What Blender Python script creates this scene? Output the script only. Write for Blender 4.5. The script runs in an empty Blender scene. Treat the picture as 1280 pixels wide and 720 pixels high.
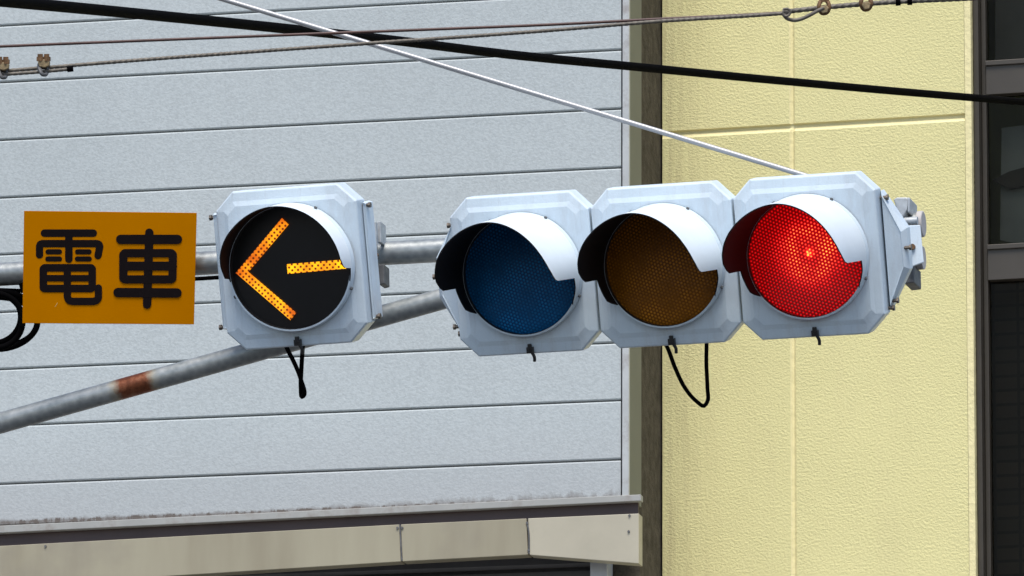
import bpy, bmesh, math, random
from mathutils import Vector, Matrix
random.seed(7)
R = math.radians
S = bpy.context.scene
COL = S.collection
PI = math.pi

# ------------------------------------------------------------------ camera
F_PX = 9000.0
E, PSI, ROLL = R(12.204), R(13.165), R(0.2446)
CAM = Vector((0, 0, 1.6))
FW = Vector((-math.sin(PSI)*math.cos(E), math.cos(PSI)*math.cos(E), math.sin(E)))
RT = Vector((math.cos(PSI), math.sin(PSI), 0))
UP = RT.cross(FW)
c, s = math.cos(ROLL), math.sin(ROLL)
RT, UP = c*RT + s*UP, -s*RT + c*UP
cam = bpy.data.cameras.new('camera')
cam.sensor_width = 36.0
cam.lens = 36.0*F_PX/1280.0
cam.clip_start = 0.5
cam.clip_end = 3000
co = bpy.data.objects.new('camera', cam)
COL.objects.link(co)
co.matrix_world = Matrix((( RT.x, UP.x, -FW.x, CAM.x), (RT.y, UP.y, -FW.y, CAM.y), (RT.z, UP.z, -FW.z, CAM.z), (0, 0, 0, 1)))
S.camera = co

def P(px, py, D):
    """survey helper: the point at depth D (metres) seen at photo pixel px, py"""
    return CAM + D*(FW + RT*((px-640)/F_PX) - UP*((py-360)/F_PX))
def proj(p):
    d = p - CAM
    z = d.dot(FW)
    return 640 + F_PX*d.dot(RT)/z, 360 - F_PX*d.dot(UP)/z
def on_plane(px, py, p0, n):
    d = P(px, py, 1.0) - CAM
    return CAM + d*((p0-CAM).dot(n)/d.dot(n))
def D_at_z(px, py, z):
    return (z-CAM.z)/(P(px, py, 1.0)-CAM).z

# ------------------------------------------------------------------ helpers
def link(name, me, mats, parent=None, smooth=False):
    o = bpy.data.objects.new(name, me)
    COL.objects.link(o)
    for m in (mats if isinstance(mats, (list, tuple)) else [mats]):
        me.materials.append(m)
    if parent: o.parent = parent
    if smooth:
        for p in me.polygons: p.use_smooth = True
    return o
def build(name, bm, mats, parent=None, smooth=False, bevel=0, seg=2):
    bmesh.ops.recalc_face_normals(bm, faces=bm.faces)
    me = bpy.data.meshes.new(name)
    bm.to_mesh(me); bm.free()
    o = link(name, me, mats, parent, smooth)
    if bevel:
        b = o.modifiers.new('bevel', 'BEVEL'); b.width = bevel; b.segments = seg; b.limit_method = 'ANGLE'; b.angle_limit = R(35)
    if smooth:
        try:
            o.data.set_sharp_from_angle(angle=R(40))
        except Exception: pass
    return o
def thing(name, label, cat, loc=(0, 0, 0), group=None):
    o = bpy.data.objects.new(name, None); COL.objects.link(o)
    o.location = loc; o.empty_display_size = .1
    return tag(o, label, cat, group)
def tag(o, label, cat, group=None, kind=None):
    o['label'] = label; o['category'] = cat
    if group: o['group'] = group
    if kind: o['kind'] = kind
    return o
def box(bm, x0, x1, y0, y1, z0, z1, mat=0):
    v = [bm.verts.new((x, y, z)) for x in (x0, x1) for y in (y0, y1) for z in (z0, z1)]
    for f in ((0, 1, 3, 2), (4, 6, 7, 5), (0, 4, 5, 1), (2, 3, 7, 6), (0, 2, 6, 4), (1, 5, 7, 3)):
        fc = bm.faces.new([v[i] for i in f]); fc.material_index = mat
    return v
def prism(bm, pts, vec, mat=0):
    """pts: planar polygon, vec: extrusion"""
    a = [bm.verts.new(p) for p in pts]; b = [bm.verts.new(Vector(p)+Vector(vec)) for p in pts]
    n = len(pts)
    bm.faces.new(a).material_index = mat
    bm.faces.new(b[::-1]).material_index = mat
    for i in range(n):
        bm.faces.new((a[i], b[i], b[(i+1) % n], a[(i+1) % n])).material_index = mat
def cyl(bm, p0, p1, r, seg=20, r1=None, mat=0):
    p0, p1 = Vector(p0), Vector(p1)
    ax = (p1-p0).normalized()
    q = Vector((0, 0, 1)) if abs(ax.z) < .9 else Vector((1, 0, 0))
    a = ax.cross(q).normalized(); b = ax.cross(a)
    r1 = r if r1 is None else r1
    A = [bm.verts.new(p0 + r*(a*math.cos(2*PI*i/seg)+b*math.sin(2*PI*i/seg))) for i in range(seg)]
    B = [bm.verts.new(p1 + r1*(a*math.cos(2*PI*i/seg)+b*math.sin(2*PI*i/seg))) for i in range(seg)]
    bm.faces.new(A).material_index = mat; bm.faces.new(B[::-1]).material_index = mat
    for i in range(seg):
        bm.faces.new((A[i], A[(i+1) % seg], B[(i+1) % seg], B[i])).material_index = mat
def smooth_path(pts, step):
    pts = [Vector(p) for p in pts]
    out = []
    for i in range(len(pts)-1):
        p0 = pts[i-1] if i else 2*pts[0]-pts[1]
        p1, p2 = pts[i], pts[i+1]
        p3 = pts[i+2] if i+2 < len(pts) else 2*pts[-1]-pts[-2]
        # centripetal-ish Hermite
        d1, d0, d2 = (p2-p1).length, max((p1-p0).length, 1e-6), max((p3-p2).length, 1e-6)
        m1 = ((p1-p0)/d0*d1+(p2-p1)*(d0/d1)*1.0)/(1+d0/d1) if d1 else p2-p1
        m2 = ((p3-p2)/d2*d1+(p2-p1)*(d2/d1)*1.0)/(1+d2/d1) if d1 else p2-p1
        n = max(2, int(d1/step))
        for k in range(n):
            t = k/n
            h00, h10, h01, h11 = 2*t**3-3*t*t+1, t**3-2*t*t+t, -2*t**3+3*t*t, t**3-t*t
            out.append(h00*p1+h10*m1+h01*p2+h11*m2)
    out.append(pts[-1])
    return out
def tube(bm, pts, r, seg=10, step=.02, lobes=0, pitch=.05, depth=.25, mat=0):
    path = smooth_path(pts, step)
    rings = []; dist = 0
    q = Vector((0, 0, 1))
    for i, p in enumerate(path):
        t = (path[min(i+1, len(path)-1)]-path[max(i-1, 0)]).normalized()
        if i: dist += (p-path[i-1]).length
        if i == 0 and abs(t.dot(q)) > .9: q = Vector((1, 0, 0))
        a = (q - t*q.dot(t)).normalized(); q = a
        b = t.cross(a)
        ring = []
        rr = r[0]+(r[1]-r[0])*i/(len(path)-1) if isinstance(r, tuple) else r
        for k in range(seg):
            th = 2*PI*k/seg
            f = 1+depth*math.cos(lobes*(th+2*PI*dist/pitch)) if lobes else 1
            ring.append(bm.verts.new(p + rr*f*(a*math.cos(th)+b*math.sin(th))))
        rings.append(ring)
    for A, B in zip(rings, rings[1:]):
        for k in range(seg):
            bm.faces.new((A[k], A[(k+1) % seg], B[(k+1) % seg], B[k])).material_index = mat
    bm.faces.new(rings[0][::-1]).material_index = mat; bm.faces.new(rings[-1]).material_index = mat

# ------------------------------------------------------------------ materials
class N:
    def __init__(self, name):
        self.m = bpy.data.materials.new(name); self.m.use_nodes = True
        self.t = self.m.node_tree; self.b = self.t.nodes['Principled BSDF']
    def n(self, typ, **kw):
        x = self.t.nodes.new(typ)
        for k, v in kw.items():
            if k in x.inputs: x.inputs[k].default_value = v
            else: setattr(x, k, v)
        return x
    def l(self, a, b): self.t.links.new(a, b)
    def math(self, op, a, b=None, c=None):
        x = self.n('ShaderNodeMath', operation=op)
        for i, v in enumerate((a, b, c)):
            if v is None: continue
            if hasattr(v, 'links'): self.l(v, x.inputs[i])
            else: x.inputs[i].default_value = v
        return x.outputs[0]
    def obj(self):
        return self.n('ShaderNodeTexCoord').outputs['Object']
    def ramp(self, fac, stops):
        x = self.n('ShaderNodeValToRGB')
        self.l(fac, x.inputs[0])
        e = x.color_ramp.elements
        while len(e) < len(stops): e.new(.5)
        for el, (p, cc) in zip(e, stops):
            el.position = p; el.color = (*cc, 1) if len(cc) == 3 else cc
        return x.outputs[0]
    def noise(self, scale, detail=3, rough=.55, vec=None, mapscale=None):
        x = self.n('ShaderNodeTexNoise', Scale=scale, Detail=detail, Roughness=rough)
        v = vec or self.obj()
        if mapscale:
            mp = self.n('ShaderNodeMapping'); mp.inputs['Scale'].default_value = mapscale
            self.l(v, mp.inputs['Vector']); v = mp.outputs[0]
        self.l(v, x.inputs['Vector'])
        return x.outputs['Fac']
    def mix(self, fac, a, b):
        x = self.n('ShaderNodeMix', data_type='RGBA')
        if hasattr(fac, 'links'): self.l(fac, x.inputs[0])
        else: x.inputs[0].default_value = fac
        for i, v in ((6, a), (7, b)):
            if hasattr(v, 'links'): self.l(v, x.inputs[i])
            else: x.inputs[i].default_value = (*v, 1)
        return x.outputs[2]
    def color(self, v): self.l(v, self.b.inputs['Base Color'])
    def bump(self, h, dist, strength=1.0, normal=None):
        x = self.n('ShaderNodeBump', Distance=dist, Strength=strength)
        self.l(h, x.inputs['Height'])
        if normal: self.l(normal, x.inputs['Normal'])
        self.l(x.outputs[0], self.b.inputs['Normal'])
        return x.outputs[0]
    def set(self, **kw):
        for k, v in kw.items():
            self.b.inputs[k.replace('_', ' ')].default_value = v
        return self

def scale_col(cc, f): return tuple(min(1, x*f) for x in cc)
def paint(name, col, rough=.5, var=.12, scale=9, metal=0, bump=0, bscale=60, spec=.5, dirt=None):
    m = N(name)
    f = m.noise(scale, 5, .6)
    cc = m.ramp(f, [(.3, scale_col(col, 1-var)), (.7, scale_col(col, 1+var))])
    if dirt:
        g = m.noise(dirt[0], 6, .7)
        cc = m.mix(m.ramp(g, [(dirt[1], (0, 0, 0)), (dirt[1]+.18, (1, 1, 1))]), cc, dirt[2])
    m.color(cc)
    m.set(Roughness=rough, Metallic=metal)
    m.b.inputs['Specular IOR Level'].default_value = spec
    if bump: m.bump(m.noise(bscale, 4, .6), bump)
    return m.m

M = {}
# signal paint: light blue-white enamel with faint grime
m = N('signal_paint')
f = m.noise(14, 5, .65)
cc = m.ramp(f, [(.3, (.61, .705, .775)), (.7, (.67, .76, .825))])
g = m.noise(5, 6, .7, mapscale=(3, 3, .8))
cc = m.mix(m.math('MULTIPLY', m.ramp(g, [(.50, (0, 0, 0)), (.8, (1, 1, 1))]), .5), cc, (.42, .42, .42))
g2 = m.noise(16, 6, .8, mapscale=(3.5, 3, .35))
cc = m.mix(m.math('MULTIPLY', m.ramp(g2, [(.56, (0, 0, 0)), (.78, (1, 1, 1))]), .4), cc, (.33, .31, .29))
m.color(cc); m.set(Roughness=.38)
m.bump(m.noise(180, 2, .5), .0004)
M['signal'] = m.m
M['hood'] = paint('sunlit_hood_paint', (.73, .79, .825), .35, .04, 10, dirt=(12, .66, (.58, .60, .61)))  # housing paint made whiter, sun glare on the hoods put into the colour
M['black'] = paint('matt_black_paint', (.011, .010, .011), .6, .2, spec=.12)
M['gasket'] = paint('black_gasket', (.016, .015, .015), .4, .1)
M['rubber'] = paint('black_cable_sheath', (.0025, .0023, .0027), .85, .3, 30, spec=.02)
M['screw'] = paint('stained_steel', (.18, .15, .12), .5, .5, 120, .7)
# galvanised steel
m = N('galvanised_steel')
v = m.n('ShaderNodeTexVoronoi', Scale=55.0); m.l(m.obj(), v.inputs['Vector'])
f = m.noise(11, 6, .7)
f2 = m.math('ADD', m.math('MULTIPLY', v.outputs['Distance'], .35), m.math('MULTIPLY', f, .9))
m.color(m.ramp(f2, [(.3, (.21, .228, .225)), (.55, (.31, .33, .325)), (.8, (.42, .435, .425))]))
m.set(Roughness=.42, Metallic=.6)
m.bump(f2, .0008)
M['galv'] = m.m
M['zinc'] = paint('zinc_plated_bracket', (.42, .44, .45), .5, .2, 40, .35, dirt=(25, .62, (.2, .14, .09)))
M['steel_dark'] = paint('weathered_clamp', (.13, .13, .13), .6, .35, 40, .4)
M['brass'] = paint('rusty_bolt', (.18, .10, .05), .5, .4, 150, .5)

def lens_nodes(m, pitch):
    """hexagonal prism pattern in the lens plane"""
    sep = m.n('ShaderNodeSeparateXYZ'); m.l(m.obj(), sep.inputs[0])
    k = 2*PI/(pitch*.866)
    tot = None
    for a in (8, 68, 128):
        ph = m.math('ADD', m.math('MULTIPLY', sep.outputs[0], k*math.cos(R(a))), m.math('MULTIPLY', sep.outputs[2], k*math.sin(R(a))))
        cs = m.math('COSINE', ph)
        tot = cs if tot is None else m.math('ADD', tot, cs)
    dots = m.math('MULTIPLY_ADD', tot, .2222, .3333)
    cmb = m.n('ShaderNodeCombineXYZ'); m.l(sep.outputs[0], cmb.inputs[0]); m.l(sep.outputs[2], cmb.inputs[2])
    return sep, dots, cmb.outputs[0]
def lens_off(name, dark, lite):
    m = N(name)
    sep, dots, v = lens_nodes(m, .0092)
    bl = m.noise(13, 3, .6)
    mid = tuple((a*.72+b*.28) for a, b in zip(dark, lite))
    c1 = m.ramp(dots, [(.05, dark), (.8, lite)])
    c2 = m.ramp(dots, [(.05, scale_col(mid, .75)), (.8, mid)])
    m.color(m.mix(m.ramp(bl, [(.38, (1, 1, 1)), (.62, (0, 0, 0))]), c1, c2))
    m.set(Roughness=.26); m.bump(dots, .0012)
    m.b.inputs['Specular IOR Level'].default_value = .22
    return m.m
M['blue'] = lens_off('blue_lens', (.0015, .055, .17), (.006, .22, .56))
M['amber'] = lens_off('amber_lens', (.15, .050, .002), (.62, .22, .012))
# lit red lens: bulb behind a prismatic diffuser
m = N('red_lens_lit')
sep, dots, v = lens_nodes(m, .0092)
d = m.n('ShaderNodeVectorMath', operation='DISTANCE'); m.l(v, d.inputs[0]); d.inputs[1].default_value = (.012, 0, .012)
dist = d.outputs['Value']
ann = m.math('EXPONENT', m.math('MULTIPLY', m.math('POWER', m.math('DIVIDE', m.math('SUBTRACT', dist, .048), .040), 2.0), -1.0))
core = m.math('EXPONENT', m.math('MULTIPLY', m.math('MULTIPLY', dist, dist), -9000.0))
pat = m.math('POWER', dots, 1.4)
wob = m.noise(26, 4, .65)
lvl = m.math('MULTIPLY_ADD', m.math('MULTIPLY', ann, wob), 1.05, .35)
st = m.math('MULTIPLY', lvl, m.math('MULTIPLY_ADD', pat, 1.05, .20))
cw = m.noise(90, 2, .6)
tot = m.math('ADD', st, m.math('MULTIPLY', m.math('MULTIPLY', core, m.math('MULTIPLY_ADD', cw, 1.6, -.1)), .95))
m.l(m.ramp(tot, [(0, (.6, .0, .002)), (.35, (1, .001, .004)), (.6, (1, .02, .016)), (.85, (1, .07, .04)), (1, (1, .42, .06))]), m.b.inputs['Emission Color'])
m.l(m.math('MULTIPLY', m.math('MINIMUM', tot, 1.3), 1.25), m.b.inputs['Emission Strength'])
m.b.inputs['Base Color'].default_value = (.16, .004, .004, 1)
m.set(Roughness=.3); m.bump(dots, .002)
M['red'] = m.m
# lit amber arrow strips with their dark dot grid
m = N('arrow_lit')
sep = m.n('ShaderNodeSeparateXYZ'); m.l(m.obj(), sep.inputs[0])
k = 2*PI/.0105
a = m.math('SINE', m.math('MULTIPLY', m.math('ADD', sep.outputs[0], sep.outputs[2]), k*.72))
b = m.math('SINE', m.math('MULTIPLY', m.math('SUBTRACT', sep.outputs[0], sep.outputs[2]), k*.72))
dots = m.math('MULTIPLY_ADD', m.math('ADD', a, b), .25, .5)
n1 = m.noise(11, 3, .6)
br = m.math('MULTIPLY_ADD', n1, 2.2, -.42)
dk = m.ramp(dots, [(.16, (.05, .05, .05)), (.42, (1, 1, 1))])
st = m.math('MULTIPLY', br, dk)
m.l(m.ramp(st, [(0, (.5, .05, .0)), (.4, (1, .15, .003)), (.95, (1, .50, .006))]), m.b.inputs['Emission Color'])
m.l(m.math('MULTIPLY_ADD', st, .95, .10), m.b.inputs['Emission Strength'])
m.b.inputs['Base Color'].default_value = (.2, .08, .005, 1); m.set(Roughness=.5)
M['arrow'] = m.m
# sign
m = N('orange_sign_face')
f = m.noise(7, 5, .6)
cc = m.ramp(f, [(.3, (.50, .170, .0)), (.7, (.54, .186, .0))])
m.color(cc); m.set(Roughness=.6); m.b.inputs['Specular IOR Level'].default_value = 0; M['sign'] = m.m
M['letter'] = paint('black_lettering', (.009, .006, .0065), .7, .2, spec=.06)
# siding
Z_FLASH = None

# ------------------------------------------------------------------ planes of the two buildings
C0 = P(640, 360, 37.0)
YW = C0.y
NW = Vector((0, -1, 0))
def W(px, py, off=0.0):
    return on_plane(px, py, Vector((0, YW-off, 0)), NW)
XC = W(787, 360).x                       # corner of the grey building
lines = [[(0, 32), (300, 16)], [(0, 103), (320, 86.5), (776, 61.5)], [(0, 175), (320, 159.5), (776, 135)], [(0, 246), (320, 231), (772, 211)],
         [(0, 318), (262, 306)], [(0, 390), (248, 379)], [(0, 461), (240, 451), (400, 445), (580, 437), (757, 428)],
         [(0, 531), (320, 520.5), (720, 502.5), (776, 500)], [(0, 606), (400, 590), (720, 575), (776, 573.5)]]
ZL = [sum(W(*p).z for p in l)/len(l) for l in lines]
pitch = (ZL[1]-ZL[8])/7
ZF = (W(100, 652).z + W(700, 623).z)/2   # top of the flashing under the siding
ZT = ZL[0] + pitch*6
print('YW', YW, 'XC', XC, 'pitch', pitch, 'ZF', ZF, ZL)

m = N('embossed_grey_siding')
emb = m.noise(78, 3, .6, mapscale=(.85, 1, 1.1))
fine = m.noise(160, 2, .5)
lo = m.noise(.9, 4, .6)
cc = m.ramp(lo, [(.3, (.455, .495, .50)), (.7, (.488, .53, .535))])
sep0 = m.n('ShaderNodeSeparateXYZ'); m.l(m.obj(), sep0.inputs[0])
bi = m.math('FLOOR', m.math('DIVIDE', m.math('SUBTRACT', sep0.outputs[2], ZL[0]), pitch))
wn = m.n('ShaderNodeTexWhiteNoise', noise_dimensions='1D'); m.l(bi, wn.inputs['W'])
bt_ = m.n('ShaderNodeVectorMath', operation='SCALE'); m.l(cc, bt_.inputs[0]); m.l(m.math('MULTIPLY_ADD', wn.outputs['Value'], .05, .975), bt_.inputs['Scale'])
drip = m.noise(3, 5, .7, mapscale=(6, 1, .5))
cc = m.mix(m.math('MULTIPLY', m.ramp(drip, [(.55, (0, 0, 0)), (.8, (1, 1, 1))]), .25), bt_.outputs[0], (.36, .38, .39))
sp = m.ramp(emb, [(.35, (.86, .86, .86)), (.62, (1.0, 1.0, 1.0))])
cc2 = m.n('ShaderNodeMix', data_type='RGBA', blend_type='MULTIPLY'); cc2.inputs[0].default_value = 1
m.l(cc, cc2.inputs[6]); m.l(sp, cc2.inputs[7])
sep = m.n('ShaderNodeSeparateXYZ'); m.l(m.obj(), sep.inputs[0])
hz = m.math('SUBTRACT', sep.outputs[2], ZF)                       # height above the flashing
streak = m.noise(6, 6, .75, mapscale=(2.2, 1, 1.2))
fleck = m.noise(40, 5, .75)
lim = m.math('MULTIPLY_ADD', streak, .20, -.06)
rgt = m.math('MINIMUM', m.math('MAXIMUM', m.math('MULTIPLY_ADD', m.math('SUBTRACT', sep.outputs[0], XC), .45, 1.25), .35), 1.0)
lim = m.math('MULTIPLY', lim, rgt)
e1 = m.math('SUBTRACT', 1.0, m.math('DIVIDE', hz, m.math('MAXIMUM', lim, .003)))
e1 = m.math('MINIMUM', m.math('MAXIMUM', e1, 0), 1)
st = m.math('MULTIPLY', e1, m.math('MULTIPLY_ADD', fleck, 1.1, .15))
dk = m.noise(9, 4, .7, mapscale=(2.5, 1, 1))
dkl = m.math('MULTIPLY', m.ramp(dk, [(.5, (0, 0, 0)), (.62, (1, 1, 1))]), m.ramp(hz, [(.006, (1, 1, 1)), (.016, (0, 0, 0))]))
st = m.math('MINIMUM', m.math('ADD', st, m.math('MULTIPLY', dkl, .8)), .9)
film = m.math('MULTIPLY', m.math('MINIMUM', m.math('MAXIMUM', m.math('SUBTRACT', 1.0, m.math('DIVIDE', hz, .5)), 0), 1), m.math('MULTIPLY_ADD', lo, .5, .15))
cc3 = m.mix(film, cc2.outputs[2], (.36, .355, .36))
m.color(m.mix(st, cc3, (.10, .075, .06)))
m.set(Roughness=.62); m.b.inputs['Specular IOR Level'].default_value = .3
nb = m.bump(emb, .0028, .65)
M['siding'] = m.m
M['joint'] = paint('dark_joint_backing', (.03, .03, .035), .8, .3, 20)
M['trim'] = paint('pale_corner_trim', (.46, .475, .47), .42, .10, 6, dirt=(7, .52, (.31, .285, .27)))
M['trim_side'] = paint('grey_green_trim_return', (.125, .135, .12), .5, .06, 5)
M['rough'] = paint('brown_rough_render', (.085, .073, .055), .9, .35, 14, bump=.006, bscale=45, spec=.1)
M['flash'] = paint('aged_metal_flashing', (.35, .35, .33), .6, .12, 5, dirt=(5, .50, (.24, .215, .19)))
M['brown'] = paint('brown_metal_strip', (.072, .047, .043), .55, .15, 3)
m = N('cream_fascia_metal')
f = m.noise(1.6, 4, .55, mapscale=(2.5, 1, .4))
g = m.noise(2.2, 4, .6)
cc = m.ramp(f, [(.25, (.27, .235, .16)), (.5, (.335, .30, .21)), (.75, (.375, .34, .24))])
cc = m.mix(m.math('MULTIPLY', m.ramp(g, [(.5, (0, 0, 0)), (.75, (1, 1, 1))]), .4), cc, (.19, .16, .135))
m.color(cc); m.set(Roughness=.45)
M['cream'] = m.m
M['cream_pale'] = paint('pale_cream_metal', (.44, .40, .305), .42, .10, 2.2, dirt=(1.3, .5, (.33, .295, .215)))  # paler cream for the right-hand fascia panel
M['shutter'] = paint('dark_shutter_slats', (.075, .075, .078), .55, .2, 6)
M['post'] = paint('pale_post_paint', (.45, .47, .50), .5, .08, 8)
# stucco
m = N('yellow_spray_stucco')
a1 = m.noise(74, 4, .65, mapscale=(.9, 1, 1.1))
a2 = m.noise(75, 3, .6)
big = m.noise(2.2, 4, .6)
h = m.math('ADD', m.math('MULTIPLY', m.ramp(a1, [(.36, (0, 0, 0)), (.66, (1, 1, 1))]), .75), m.math('MULTIPLY', a2, .4))
h = m.math('MULTIPLY', h, m.math('MULTIPLY_ADD', big, .9, .4))
lo = m.noise(.8, 5, .6)
st = m.noise(1.5, 6, .7, mapscale=(3, 1, .4))
cc = m.ramp(lo, [(.3, (.715, .655, .325)), (.7, (.77, .705, .355))])
cc = m.mix(m.math('MULTIPLY', m.ramp(st, [(.52, (0, 0, 0)), (.85, (1, 1, 1))]), .35), cc, (.60, .52, .28))
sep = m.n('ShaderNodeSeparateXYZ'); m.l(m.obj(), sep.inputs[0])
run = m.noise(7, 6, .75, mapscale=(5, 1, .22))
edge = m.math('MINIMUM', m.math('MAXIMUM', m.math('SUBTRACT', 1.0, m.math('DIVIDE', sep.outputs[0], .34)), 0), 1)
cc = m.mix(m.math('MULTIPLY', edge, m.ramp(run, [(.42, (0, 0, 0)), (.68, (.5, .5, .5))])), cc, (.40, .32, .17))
m.color(cc); m.set(Roughness=.85); m.b.inputs['Specular IOR Level'].default_value = .2
m.bump(h, .0042, .8)
M['stucco'] = m.m
m = N('yellow_groove_paint')
m.bump(m.noise(28, 4, .65), .007)
m.color(m.ramp(m.noise(5, 4, .6), [(.3, (.76, .68, .36)), (.7, (.82, .73, .40))])); m.set(Roughness=.8)
M['groove'] = m.m
M['frame'] = paint('bronze_window_frame', (.050, .042, .031), .45, .12, 5, .3)
M['frame2'] = paint('grey_bronze_transom', (.068, .058, .046), .45, .08, 5, .3)
M['dark'] = paint('dark_interior', (.03, .028, .027), .9, .3, 3)
m = N('window_glass')
tr = m.n('ShaderNodeBsdfTransparent'); tr.inputs[0].default_value = (.62, .64, .62, 1)
gl = m.n('ShaderNodeBsdfGlossy', Roughness=.03); gl.inputs[0].default_value = (.5, .42, .34, 1)
fr = m.n('ShaderNodeFresnel', IOR=1.25)
mx = m.n('ShaderNodeMixShader'); m.l(fr.outputs[0], mx.inputs[0]); m.l(tr.outputs[0], mx.inputs[1]); m.l(gl.outputs[0], mx.inputs[2])
m.l(mx.outputs[0], m.t.nodes['Material Output'].inputs['Surface'])
M['glass'] = m.m
M['reflected_pale'] = paint('pale_reflection', (.60, .56, .50), .8, .15, 2.5)  # tone of the pale reflection in the middle pane
m = N('brown_tile_reflection')  # tile pattern standing in for a reflection in the lowest pane
bt = m.n('ShaderNodeTexBrick', Scale=1.0)
mp = m.n('ShaderNodeMapping'); mp.inputs['Rotation'].default_value = (PI/2, 0, 0); m.l(m.obj(), mp.inputs[0]); m.l(mp.outputs[0], bt.inputs['Vector'])
bt.inputs['Color1'].default_value = (.16, .105, .075, 1); bt.inputs['Color2'].default_value = (.12, .085, .065, 1); bt.inputs['Mortar'].default_value = (.07, .048, .038, 1)
bt.inputs['Mortar Size'].default_value = .008; bt.inputs['Brick Width'].default_value = .13; bt.inputs['Row Height'].default_value = .075
bt.offset = 0.0
m.color(bt.outputs[0]); m.set(Roughness=.7); M['tiles'] = m.m
# ground
m = N('asphalt')
m.color(m.ramp(m.noise(3, 8, .7), [(.3, (.04, .04, .042)), (.7, (.065, .065, .066))])); m.set(Roughness=.9)
m.bump(m.noise(90, 3, .6), .004); M['asphalt'] = m.m
M['paving'] = paint('pavement_concrete', (.28, .275, .26), .85, .15, 2)
M['line'] = paint('white_road_paint', (.75, .75, .73), .6, .1, 6)
M['kerb'] = paint('kerb_stone', (.33, .33, .32), .85, .15, 3)

# ------------------------------------------------------------------ ground, road, pavement
bm = bmesh.new(); box(bm, -700, 700, -700, 900, -.5, 0)
o = build('ground', bm, M['asphalt']); o['kind'] = 'structure'; o['label'] = 'grey asphalt ground around the two buildings'
bm = bmesh.new(); box(bm, -60, 60, 24, YW+8, .0, .14)
o = build('pavement', bm, M['paving']); o['kind'] = 'structure'
bm = bmesh.new()
for i in range(60): box(bm, -60+i*2, -60+i*2+1.985, 23.84, 23.998, .004, .15)
o = build('kerb', bm, M['kerb']); o['kind'] = 'structure'
bm = bmesh.new()
for i in range(24): box(bm, -60+i*5, -60+i*5+3, 12.4, 12.55, .002, .006)
box(bm, -60, 60, 22.9, 23.05, .002, .006)
o = build('road_markings', bm, M['line']); o['kind'] = 'structure'

# ------------------------------------------------------------------ grey building
X0 = XC - 16.0
gb = thing('grey_building', 'grey building clad in wide embossed horizontal siding boards above a cream fascia', 'building', (XC-8, YW+5, 0))
gbi = Matrix.Translation(-Vector(gb.location))
def part(name, bm, mat, parent, **kw):
    bmesh.ops.transform(bm, matrix=Matrix.Translation(-Vector(parent.matrix_basis.translation)), verts=bm.verts)
    return build(name, bm, mat, parent, **kw)
def wpart(name, bm, mat, parent, **kw):
    """a part built in world coordinates; its own origin stays on the world origin"""
    o = build(name, bm, mat, parent, **kw)
    o.matrix_parent_inverse = Matrix.Translation(-Vector(parent.location))
    return o
XT = XC - (W(786.5, 360).x - W(778, 360).x)
zs = [ZT - pitch*i for i in range(6)] + ZL
bm = bmesh.new()
G = .0052
TB = .009
for a, b in zip(zs, zs[1:] + [ZF-.02]):
    z1, z0 = a-G, b+G
    prof = [(YW+.018, z0-.004), (YW+.003, z0), (YW, z0+.005), (YW, z1-.007), (YW+.004, z1), (YW+.018, z1)]
    va = [bm.verts.new((X0, y, z)) for y, z in prof]; vb = [bm.verts.new((XT-.010, y, z)) for y, z in prof]
    n = len(prof)
    for i in range(n): bm.faces.new((va[i], va[(i+1) % n], vb[(i+1) % n], vb[i]))
    bm.faces.new(va); bm.faces.new(vb[::-1])
wpart('siding', bm, M['siding'], gb)
bm = bmesh.new(); box(bm, X0, XT-.001, YW+.019, YW+.3, W(500, 668).z, ZT+.2)
wpart('wall_core', bm, M['joint'], gb)
bm = bmesh.new()
zb = W(795, 621).z
box(bm, XT, XC, YW-.016, YW+.012, zb, ZT+.2)
wpart('corner_trim', bm, M['trim'], gb, bevel=.004)
dside = .30
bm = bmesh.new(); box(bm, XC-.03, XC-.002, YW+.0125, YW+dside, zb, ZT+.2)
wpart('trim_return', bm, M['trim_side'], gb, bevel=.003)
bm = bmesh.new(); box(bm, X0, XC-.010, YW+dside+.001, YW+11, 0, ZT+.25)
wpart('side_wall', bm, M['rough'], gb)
bm = bmesh.new(); box(bm, X0-.1, XC+.02, YW-.05, YW+11.1, ZT+.26, ZT+.42)
wpart('roof_coping', bm, M['flash'], gb, bevel=.01)

def strip(top, bot, off0, off1, mat, name, xs=(-3050, 800), parent=gb, bevel=.003):
    """a metal strip: its top and bottom edges as lines through two surveyed points each"""
    def yy(l, x): (xa, ya), (xb, yb) = l; return ya+(yb-ya)*(x-xa)/(xb-xa)
    pts = [W(xs[0], yy(top, xs[0]), off0), W(xs[1], yy(top, xs[1]), off0), W(xs[1], yy(bot, xs[1]), off0), W(xs[0], yy(bot, xs[0]), off0)]
    bm = bmesh.new(); prism(bm, pts, (0, off0-off1, 0))
    return wpart(name, bm, mat, parent, bevel=bevel)
strip([(0, 657), (790, 618.5)], [(0, 666), (790, 626.5)], .035, -.02, M['flash'], 'flashing', (-3050, 801))
strip([(0, 664.5), (800, 628)], [(0, 684.5), (800, 643.5)], -.012, -.04, M['brown'], 'drip_strip', (-3050, 798))
def fascia(pts, name='fascia_panel', off=.022, mat='cream'):
    bm = bmesh.new(); prism(bm, [W(x, y, off) for x, y in pts], (0, .09, 0))
    return wpart(name, bm, M[mat], gb, bevel=.003)
fascia([(-3050, 846.4), (499, 655.5), (501, 702), (-3050, 923.9)])
fascia([(501, 655.4), (658, 648), (660, 693.5), (503, 701.8)])
fascia([(660, 647.9), (798.5, 641.8), (798.5, 704.5), (662, 693.6)], mat='cream_pale')
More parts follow.
